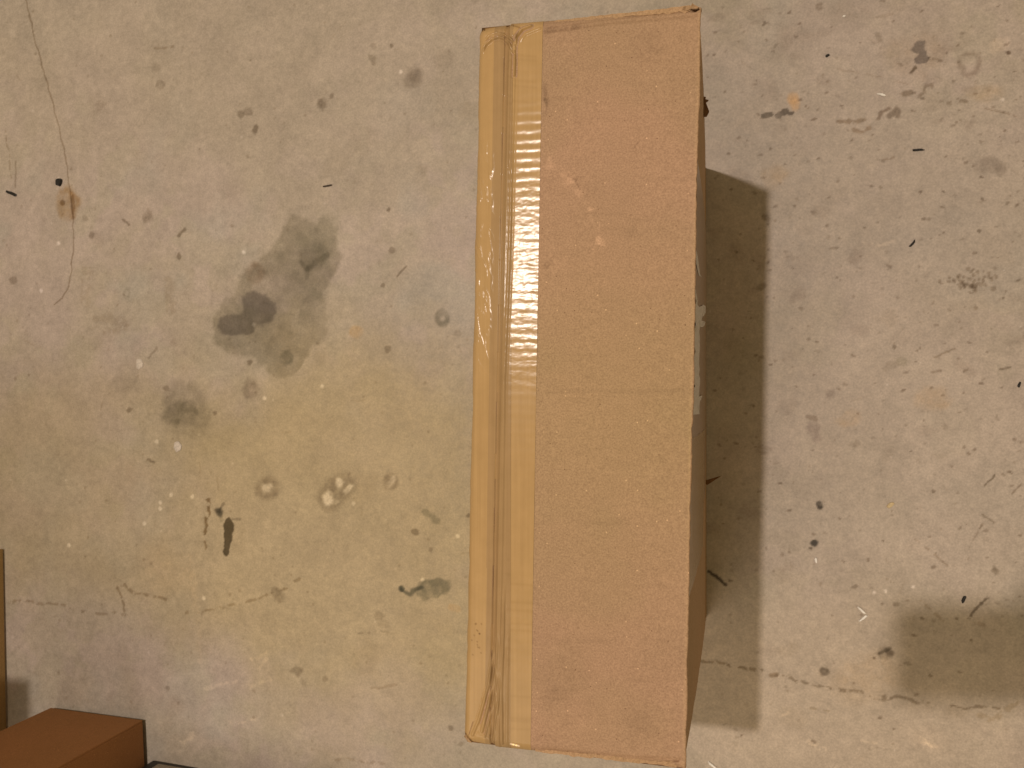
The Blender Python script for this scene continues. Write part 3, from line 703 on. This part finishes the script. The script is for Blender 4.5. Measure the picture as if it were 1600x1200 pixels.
    if wrap_left:
        edge = P_[:, :1]; en = (0.0006 * fbm(Ym[:, 0], Ym[:, 0] * 0, 0.012, 3, 231) + 0.0009 * fbm(Ym[:, 0], Ym[:, 0] * 0, 0.07, 2, 232))[:, None, None]
        extra = [edge - (0.0010 + en) * UX + np.array([0, 0, -0.0011]), edge - (0.0014 + en) * UX + np.array([0, 0, -0.0040]), edge - 0.0016 * UX + np.array([0, 0, -0.030])]
        P_ = np.concatenate(extra[::-1] + [P_], 1); colr = np.concatenate([colr[:, :1]] * 3 + [colr], 1)
        if mf is not None:
            mf = np.concatenate([np.zeros((mf.shape[0], 3), int), mf], 1)
    for e in (0, -1):
        drop = P_[[e]] + np.array([0, 0, -0.012]) + (0.001 if e else -0.001) * VY
        P_ = np.concatenate([drop, P_], 0) if e == 0 else np.concatenate([P_, drop], 0)
        colr = np.concatenate([colr[[e]], colr], 0) if e == 0 else np.concatenate([colr, colr[[e]]], 0)
        if mf is not None:
            mf = np.concatenate([mf[[e]], mf], 0) if e == 0 else np.concatenate([mf, mf[[e]]], 0)
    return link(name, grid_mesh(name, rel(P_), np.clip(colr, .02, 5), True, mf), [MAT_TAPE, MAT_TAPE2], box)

lin = lambda a, b: (lambda t: a * (1 - t) + b * t)
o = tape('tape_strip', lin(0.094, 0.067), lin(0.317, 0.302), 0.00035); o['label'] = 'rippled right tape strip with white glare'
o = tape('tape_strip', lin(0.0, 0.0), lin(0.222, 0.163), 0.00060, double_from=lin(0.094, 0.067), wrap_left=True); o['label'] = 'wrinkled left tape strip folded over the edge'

# --- ragged scraps on the right side
def scrap(name, outline, mat, z0, ztilt=0.0, crumple=0.002, parent=box, thick=0.0006, zdrop=0.0):
    """a torn flat scrap: outline measured at height z0, crumpled out of its plane"""
    pts = [at(px, py, z0) for px, py in outline]
    bm = bmesh.new()
    vs = [bm.verts.new(p) for p in pts]
    f = bm.faces.new(vs)
    bmesh.ops.triangulate(bm, faces=[f])
    bmesh.ops.subdivide_edges(bm, edges=bm.edges[:], cuts=3, use_grid_fill=True)
    bmesh.ops.triangulate(bm, faces=bm.faces[:])
    xr = min(p[0] for p in pts)
    for v in bm.verts:
        n = mnoise.noise(Vector(v.co) * 260)
        v.co.z += crumple * n - ztilt * (v.co.x - xr)
        v.co.x += crumple * 0.2 * mnoise.noise(Vector(v.co) * 420 + Vector((3, 1, 2)))
    ret = bmesh.ops.extrude_face_region(bm, geom=bm.faces[:])
    for e in ret['geom']:
        if isinstance(e, bmesh.types.BMVert):
            e.co.z -= thick
    for v in bm.verts:
        v.co = Vector(rel(np.array(v.co)))
    return bm_obj(name, bm, mat, parent, False)

MAT_FILM = plain_mat('peeled_film', (0.42, 0.39, 0.34), 0.35, 0.3, 250, 0.5)
_tg, _kg = np.meshgrid(np.linspace(0.05, 0.95, 700), np.linspace(0.45, 0.99, 120))
_wp = body_point(np.ones_like(_tg), _tg, _kg)
_q = (_wp - EYE) @ ROT
_wpx = np.stack([800 + CAM_F * _q[..., 0] / -_q[..., 2], 600 - CAM_F * _q[..., 1] / -_q[..., 2]], -1)
def wall_film(name, outline, mat, lift, crumple):
    """a torn film sticking to the right side panel, its outline measured on that panel"""
    bm = bmesh.new(); vs = []
    for p in outline:
        d = ((_wpx - np.array(p)) ** 2).sum(-1); i = np.unravel_index(np.argmin(d), d.shape)
        vs.append(bm.verts.new((_tg[i], _kg[i], 0)))
    f = bm.faces.new(vs); bmesh.ops.triangulate(bm, faces=[f])
    bmesh.ops.subdivide_edges(bm, edges=bm.edges[:], cuts=4, use_grid_fill=True); bmesh.ops.triangulate(bm, faces=bm.faces[:])
    for v in bm.verts:
        t_, k_ = v.co.x, v.co.y
        p = body_point(np.array(1.0), np.array(t_), np.array(k_))
        n = abs(mnoise.noise(Vector((t_ * LEN * 150, k_ * H * 40, 1.0))))
        p = p + (lift + crumple * n) * UX
        v.co = Vector(rel(p))
    return bm_obj(name, bm, mat, box, False)
MAT_FILM = plain_mat('peeled_film', (0.54, 0.51, 0.47), 0.4, 0.3, 250, 0.4)
o = wall_film('peeling_tape', [(1083, 450), (1086, 470), (1090, 480), (1097, 476), (1102, 480), (1102, 488), (1096, 495), (1095, 501), (1101, 504), (1097, 511), (1091, 511), (1091, 560), (1091, 600), (1091, 620), (1095, 616), (1092, 626), (1090, 647), (1079, 648), (1079, 622), (1080, 590), (1081, 540), (1082, 500)], MAT_FILM, 0.0006, 0.0024)
o['label'] = 'ragged grey white torn tape peeling off the side'
wall_film('peeling_tape', [(1085, 390), (1089, 402), (1092, 428), (1095, 433), (1090, 430), (1086, 412)], MAT_FILM, 0.0006, 0.001)
o = scrap('torn_tab', [(1096, 750), (1104, 750), (1128, 743), (1105, 758)], MAT_DARKTEAR, 0.035, 0.0, 0.001, thick=0.001); o['label'] = 'small pointed dark brown tear of cardboard'
o = scrap('torn_edge', [(1098, 150), (1103, 151), (1102, 155), (1107, 155), (1103, 159), (1105, 164), (1108, 172), (1104, 180), (1098, 183)], MAT_DARKTEAR, 0.26, 0.2, 0.003, thick=0.003)
scrap('torn_corner', [(1066, 15), (1071, 10), (1079, 9), (1082, 5), (1090, 9), (1093, 12), (1088, 14), (1080, 13), (1074, 17)], MAT_TORN, 0.4495, 0.0, 0.0030, thick=0.0008)
scrap('torn_corner', [(1086, 21), (1090, 18), (1094, 16), (1094, 24), (1090, 27)], MAT_TORN, 0.4485, 0.2, 0.0015, thick=0.0008)
scrap('torn_corner', [(725, 1150), (730, 1146), (732, 1154), (738, 1160), (730, 1159)], MAT_TORN, 0.447, 0.0, 0.0020, thick=0.0008)

def ragged_strip(p0, p1, w0, w1, n, seed):
    r = random.Random(seed); up = []; lo = []
    for i in range(n + 1):
        f = i / n; x = p0[0] + (p1[0] - p0[0]) * f; y = p0[1] + (p1[1] - p0[1]) * f; w = w0 + (w1 - w0) * f
        up.append((x, y - w * 0.4 * r.uniform(0.8, 1.1))); lo.append((x + r.uniform(-1, 1), y + w * 0.6 * r.uniform(0.45, 1.2)))
    return up + lo[::-1]
o = scrap('torn_liner', ragged_strip((858, 35), (1078, 13), 5, 11, 26, 4), MAT_CARD_PLAIN, 0.4488, 0.0, 0.0012, thick=0.0006); o['label'] = 'ragged strip of torn liner along the upper end'
scrap('torn_liner', ragged_strip((836, 1172), (1058, 1194), 6, 9, 26, 8), MAT_CARD_PLAIN, 0.4488, 0.0, 0.0012, thick=0.0006)

# glossy tape running down part of the right side
def side_tape(t0, t1, k0, k1, off, mat):
    Tt, K = np.meshgrid(np.linspace(t0, t1, 120), np.linspace(k0, k1, 40))
    Tt = Tt + 0.002 * fbm(K * 0.4, Tt * 0, .05, 2, 301) * (np.abs(Tt - (t0 + t1) / 2) > (t1 - t0) * .4)
    Pp = body_point(np.ones_like(Tt), Tt, K)
    Pp = Pp + (off + 0.0006 * np.abs(fbm(Tt * LEN, K * H, 0.05, 3, 303)))[..., None] * UX
    return link('side_tape', grid_mesh('side_tape', rel(Pp), np.ones(Pp.shape)), mat, box)
MAT_TAPE3 = tape_mat('brown_side_tape', (0.25, 0.155, 0.070), 0.3)
side_tape(0.30, 0.80, 0.30, 0.990, 0.0002, MAT_TAPE3)
side_tape(0.22, 0.43, 0.45, 0.991, 0.0004, MAT_TAPE2)

# ================================================================== OTHER CARTONS AT THE LOWER LEFT
def slab(bm, a, b, c, d, up, th):
    """a board: quad a-b-c-d extruded by th along its normal"""
    a, b, c, d = (Vector(p) for p in (a, b, c, d))
    n = (b - a).cross(d - a).normalized() * th
    v = [bm.verts.new(p) for p in (a, b, c, d, a + n, b + n, c + n, d + n)]
    for q in ((0, 1, 2, 3), (7, 6, 5, 4), (0, 4, 5, 1), (1, 5, 6, 2), (2, 6, 7, 3), (3, 7, 4, 0)):
        bm.faces.new([v[i] for i in q])

def board(name, a, b, c, d, th, mat, parent, origin, bev=0.0010):
    bm = bmesh.new(); slab(bm, a, b, c, d, None, th)
    bmesh.ops.bevel(bm, geom=bm.edges[:], offset=bev, segments=2, affect='EDGES', profile=0.6)
    for v in bm.verts:
        v.co -= Vector(origin)
    return bm_obj(name, bm, mat, parent)

def carton(root, A, B, D, height, mat, gap, closed=True):
    """A-B-Cc-D base outline (floor points); walls of 4 mm board above a small shadow gap"""
    A, B, D = (np.array(p, float) for p in (A, B, D)); Cc = B + (D - A)
    o_ = np.array(root.location); up = np.array([0, 0, height]); g = np.array([0, 0, gap])
    ctr = (A + B + Cc + D) / 4
    ring_ = [A, B, Cc, D]
    for i in range(4):
        p, q = ring_[i], ring_[(i + 1) % 4]
        tow = (ctr - (p + q) / 2); e = (q - p) / np.linalg.norm(q - p); tow = tow - e * (tow @ e)
        th = 0.004
        nrm = np.cross(q - p, up); sgn = 1 if nrm @ tow > 0 else -1
        trim = e * 0.0036 if i % 2 else e * 0.0
        board('side_panel', p + trim + g, q - trim + g, q - trim + up, p + trim + up, th * sgn, mat, root, o_)
    ins = lambda p: ctr + (p - ctr) * 0.85
    bm = bmesh.new(); slab(bm, ins(A), ins(B), ins(Cc), ins(D), None, 0.0)
    bm.free()
    bm = bmesh.new()
    lo = [bm.verts.new(ins(p)) for p in ring_]; hi = [bm.verts.new(ins(p) + g * 1.3) for p in ring_]
    bm.faces.new(lo); bm.faces.new(hi)
    for i in range(4):
        bm.faces.new((lo[i], lo[(i + 1) % 4], hi[(i + 1) % 4], hi[i]))
    for v in bm.verts:
        v.co -= Vector(o_)
    bm_obj('bottom_panel', bm, mat, root)
    if closed:
        m0 = (A + D) / 2; m1_ = (B + Cc) / 2; z = np.array([0, 0, height + 0.0004]); e = (D - A) / np.linalg.norm(D - A) * 0.0015
        board('flap', A + z, B + z, m1_ + z - e, m0 + z - e, 0.004, mat, root, o_)
        board('flap', m0 + z + e, m1_ + z + e, Cc + z, D + z, 0.004, mat, root, o_)
    return ring_

MAT_BROWN = cardboard_mat('brown_carton', (0.285, 0.134, 0.050), grain=1.0)
MAT_TANBOX = cardboard_mat('tan_carton', (0.36, 0.235, 0.10), grain=0.8)

K = at(228, 1122); Kl = at(85, 1103); Kd = at(231, 1192)
e1 = (Kl - K); e2 = Kd - K; e2 = e2 / np.linalg.norm(e2) * 0.34
ctr = K + e1 / 2 + e2 / 2
brown = thing('brown_carton', ctr, 'plain dark brown carton at the bottom left, its upright sides in view', 'carton')
carton(brown, K, Kl, K + e2, 0.30, MAT_BROWN, 0.0075)

E0 = at(7, 857); E1 = at(12, 1120); ed = (E1 - E0) / np.linalg.norm(E1 - E0)
perp = np.array([ed[1], -ed[0], 0]); perp = perp if perp[0] < 0 else -perp
Lp = np.array(LAMP)
# height at which the carton's upper end edge throws the shadow edge that lies beside it
Sc = at(46, 1062)
zbest = min(np.linspace(0.2, 1.0, 400), key=lambda z: abs(((Lp + (Sc - Lp) * (1 - z / Lp[2])) - E0) @ ed))
corner = Lp + (Sc - Lp) * (1 - zbest / Lp[2])
reach = -(corner - E0) @ perp
tall = thing('tan_carton', E0 + ed * 0.2 + perp * 0.15, 'tall tan carton, only a thin strip of its side at the left edge', 'carton')
carton(tall, E0, E0 + ed * 0.40, E0 + perp * 0.30, zbest, MAT_TANBOX, 0.0030, closed=False)
zt = np.array([0, 0, zbest + 0.0006])
board('flap', E0 + zt - perp * 0.0, E0 + ed * 0.40 + zt, E0 + ed * 0.40 - perp * reach + zt, E0 - perp * reach + zt, 0.004, MAT_TANBOX, tall, np.array(tall.location))
board('flap', E0 + zt + perp * 0.30, E0 + ed * 0.40 + zt + perp * 0.30, E0 + ed * 0.40 + perp * 0.45 + zt, E0 + perp * 0.45 + zt, 0.004, MAT_TANBOX, tall, np.array(tall.location))

# black case whose corner shows beside the brown carton
G = at(239, 1187); g1 = at(310, 1199) - G; g1 = g1 / np.linalg.norm(g1); g2 = np.array([g1[1], -g1[0], 0]); g2 = g2 if g2[1] < 0 else -g2
MAT_BLACK = plain_mat('black_plastic', (0.018, 0.014, 0.012), 0.5, 0.3, 600)
MAT_GREYL = plain_mat('grey_sticker', (0.30, 0.26, 0.21), 0.6, 0.1, 300)
case = thing('black_case', G + g1 * 0.16 + g2 * 0.1, 'black case, only its top corner showing at the bottom edge beside the brown carton', 'case')
def block(name, base4, z0_, z1_, mat, root, bev):
    bm = bmesh.new()
    lo = [bm.verts.new(np.array(p) + np.array([0, 0, z0_])) for p in base4]; hi = [bm.verts.new(np.array(p) + np.array([0, 0, z1_])) for p in base4]
    bm.faces.new(lo); bm.faces.new(hi)
    for i in range(4):
        bm.faces.new((lo[i], lo[(i + 1) % 4], hi[(i + 1) % 4], hi[i]))
    bmesh.ops.recalc_face_normals(bm, faces=bm.faces[:])
    bmesh.ops.bevel(bm, geom=bm.edges[:], offset=bev, segments=3, affect='EDGES', profile=0.5)
    for v in bm.verts:
        v.co -= root.location
    return bm_obj(name, bm, mat, root, True)
cp = lambda a, b: G + g1 * a + g2 * b
block('lower_shell', [cp(0, 0), cp(.32, 0), cp(.32, .2), cp(0, .2)], 0.0, 0.055, MAT_BLACK, case, 0.003)
block('lid', [cp(.001, .001), cp(.319, .001), cp(.319, .199), cp(.001, .199)], 0.0556, 0.085, MAT_BLACK, case, 0.004)
block('sticker', [cp(.017, -.0006), cp(.22, -.0006), cp(.22, .0006), cp(.017, .0006)], 0.010, 0.045, MAT_GREYL, case, 0.0002)

# ================================================================== LOOSE CHIPS ON THE FLOOR
def chip(name, px, py, lx, ly, ang, th, mat, label, cat, bend=0.0, seed=0):
    k = local_scale(px, py); c = at(px, py, 0.0004)
    r = random.Random(seed + int(px))
    bm = bmesh.new(); n = 12; top = []; low = []
    a = math.radians(-ang)
    for i in range(n):
        th_ = 2 * math.pi * i / n; rr = r.uniform(0.78, 1.12)
        u = math.copysign(abs(math.cos(th_)) ** 0.7, math.cos(th_)) * lx * 0.56 * k * rr; v = math.copysign(abs(math.sin(th_)) ** 0.8, math.sin(th_)) * ly * 0.54 * k * rr
        v += bend * k * (u / (lx / 2 * k)) ** 2
        x = u * math.cos(a) - v * math.sin(a); y = u * math.sin(a) + v * math.cos(a)
        low.append(bm.verts.new((x, y, 0))); top.append(bm.verts.new((x * 0.8, y * 0.8, th * r.uniform(0.7, 1.2))))
    bm.faces.new(low[::-1]); ctrv = bm.verts.new((0, 0, th))
    for i in range(n):
        j = (i + 1) % n
        bm.faces.new((low[i], low[j], top[j], top[i])); bm.faces.new((top[i], top[j], ctrv))
    o_ = bm_obj(name, bm, mat)
    o_.location = (c[0], c[1], -0.0002)
    o_['label'] = label; o_['category'] = cat
    return o_

M_BLK = plain_mat('black_chip', (0.012, 0.011, 0.010), 0.6); M_WHT = plain_mat('white_chip', (0.85, 0.83, 0.80), 0.5); M_FLK = plain_mat('dull_flake', (0.58, 0.52, 0.46), 0.7); M_STR = plain_mat('pale_crumb', (0.62, 0.50, 0.30), 0.7); M_DRK = plain_mat('dark_grit', (0.05, 0.038, 0.028), 0.8)
chip('black_pebble', 92, 285, 9, 10, 20, 0.003, M_BLK, 'round black crumb beside the long hairline crack at the upper left', 'crumb')
chip('black_sliver', 17, 302, 17, 4, 22, 0.001, M_BLK, 'thin black sliver at the left edge beside the rusty spot', 'sliver')
chip('black_sliver', 1435, 234, 17, 4.2, 2, 0.0012, M_BLK, 'straight black sliver lying level below the white sliver at the upper right', 'sliver')
chip('black_sliver', 1506, 937, 5, 13, 22, 0.0012, M_BLK, 'slanting black sliver at the top rim of the phone shadow, lower right', 'sliver')
chip('black_chip', 1293, 86.5, 7, 4.5, -25, 0.001, M_BLK, 'tiny black chip between the grey scab and the box at the upper right', 'chip')
chip('black_fleck', 1426, 381, 14, 4, -50, 0.001, M_BLK, 'bent black fleck on bare floor right of the box shadow, above the dirt patch', 'fleck', 1.2)
chip('black_fleck', 1593, 601, 4, 11, 20, 0.001, M_BLK, 'black fleck touching the right edge of the picture halfway down', 'fleck')
chip('dark_fleck', 512, 290, 15, 2.6, -4, 0.0008, M_DRK, 'thin dark brown fleck lying level above the large oil stain', 'fleck')
chip('white_sliver', 1378, 148, 14, 4, 22, 0.0016, M_WHT, 'bright white sliver among the rusty marks at the upper right', 'sliver')
chip('white_sliver', 1346.5, 954, 16, 4, 42, 0.0016, M_WHT, 'white sliver, upper one of the two meeting in a V shape', 'sliver')
chip('white_sliver', 1349, 966, 17, 3.6, -40, 0.0016, M_WHT, 'white sliver, lower one of the two meeting in a V shape', 'sliver')
chip('white_sliver', 1275, 876, 4, 9, -10, 0.0012, M_WHT, 'short upright white sliver right of the box shadow, below a black tar spot', 'sliver')
chip('white_sliver', 1113, 1196, 15, 4, 35, 0.0014, M_WHT, 'white sliver at the bottom edge just right of the box', 'sliver')
chip('white_crumb', 1319, 25, 5, 3, -10, 0.001, M_WHT, 'tiny white crumb near the top edge right of the box', 'crumb')
chip('white_flake', 217, 568, 10, 14, 5, 0.0008, M_FLK, 'white flake left of the large oil stain, above the round oil drip', 'flake')
chip('white_flake', 277, 698, 11, 14, -15, 0.0008, M_FLK, 'white flake right below the round oil drip', 'flake')
chip('pale_crumb', 1392, 789, 13, 7, -35, 0.0015, M_STR, 'pale yellow crumb on bare floor right of the box shadow', 'crumb')

# ================================================================== THE PHOTOGRAPHER'S PHONE AND HAND (above the frame, throws the shadow at the lower right)
RC = Matrix.Rotation(CAM_RY, 3, 'Y') @ Matrix.Rotation(CAM_RX, 3, 'X')
eye = Vector((0, 0, CAM_H))
def cam_pt(x, y, z):
    return eye + RC @ Vector((x, y, z))
PX0, PX1, PY0, PY1 = -0.038, 0.114, -0.046, 0.030
phone = thing('phone', cam_pt((PX0 + PX1) / 2, (PY0 + PY1) / 2, 0.006), 'phone held above the box, casting the blurred shadow at the lower right', 'phone')
def cam_block(name, xa, xb, ya, yb, za, zb, mat, bev):
    bm = bmesh.new()
    v = [bm.verts.new(cam_pt(x, y, z) - phone.location) for z in (za, zb) for x, y in ((xa, ya), (xb, ya), (xb, yb), (xa, yb))]
    for q in ((0, 1, 2, 3), (7, 6, 5, 4), (0, 4, 5, 1), (1, 5, 6, 2), (2, 6, 7, 3), (3, 7, 4, 0)):
        bm.faces.new([v[i] for i in q])
    vert = [e for e in bm.edges if abs(((e.verts[0].co - e.verts[1].co).normalized()).dot(RC @ Vector((0, 0, 1)))) > 0.9]
    bmesh.ops.bevel(bm, geom=vert, offset=bev, segments=6, affect='EDGES', profile=0.5)
    return bm_obj(name, bm, mat, phone)
M_PHONE = plain_mat('phone_body', (0.03, 0.03, 0.035), 0.4); M_SKIN = plain_mat('skin', (0.55, 0.34, 0.24), 0.55, 0.2, 150)
cam_block('body', PX0, PX1, PY0, PY1, 0.004, 0.012, M_PHONE, 0.010)

def skin_mesh(name, chains, mat):
    vs = []; es = []; rad = []
    for ch in chains:
        start = len(vs)
        for i, (p, r) in enumerate(ch):
            vs.append(cam_pt(*p)); rad.append(r)
            if i:
                es.append((start + i - 1, start + i))
    me = bpy.data.meshes.new(name); me.from_pydata(vs, es, [])
    o_ = bpy.data.objects.new(name, me); C.objects.link(o_)
    bm = bmesh.new(); bm.from_mesh(me); bmesh.ops.remove_doubles(bm, verts=bm.verts[:], dist=1e-5); bm.to_mesh(me); bm.free()
    sk = o_.modifiers.new('skin', 'SKIN'); o_.modifiers.new('sub', 'SUBSURF').render_levels = 1
    lookup = {tuple(round(c, 5) for c in v): r for v, r in zip(vs, rad)}
    for v, sv in zip(me.vertices, me.skin_vertices[0].data):
        r = min(((v.co - Vector(k_)).length, rr) for k_, rr in lookup.items())[1]
        sv.radius = (r, r); sv.use_root = False
    me.skin_vertices[0].data[0].use_root = True
    me.materials.append(mat)
    return o_
palm = ((0.130, -0.010, 0.030), 0.026)
wrist = ((0.205, -0.012, 0.045), 0.026)
chains = [[palm, wrist, ((0.30, -0.02, 0.06), 0.033), ((0.44, -0.04, 0.08), 0.040)],
          [palm, ((0.112, 0.036, 0.020), 0.0100), ((0.090, 0.040, 0.012), 0.0090), ((0.066, 0.034, 0.000), 0.0082)],
          [palm, ((0.124, 0.044, 0.012), 0.0100), ((0.104, 0.046, -0.002), 0.0090), ((0.086, 0.030, -0.008), 0.0080)],
          [palm, ((0.136, 0.046, 0.006), 0.0100), ((0.124, 0.044, -0.008), 0.0088), ((0.108, 0.028, -0.012), 0.0078)],
          [palm, ((0.146, 0.040, 0.002), 0.0090), ((0.140, 0.036, -0.010), 0.0078), ((0.128, 0.024, -0.013), 0.0070)],
          [palm, ((0.130, -0.046, 0.022), 0.0120), ((0.108, -0.058, 0.016), 0.0105), ((0.082, -0.054, 0.012), 0.0092)]]
hand = skin_mesh('person', chains, M_SKIN)
hand['label'] = 'hand and forearm holding the phone above the box, seen only by its shadow'
hand['category'] = 'person'
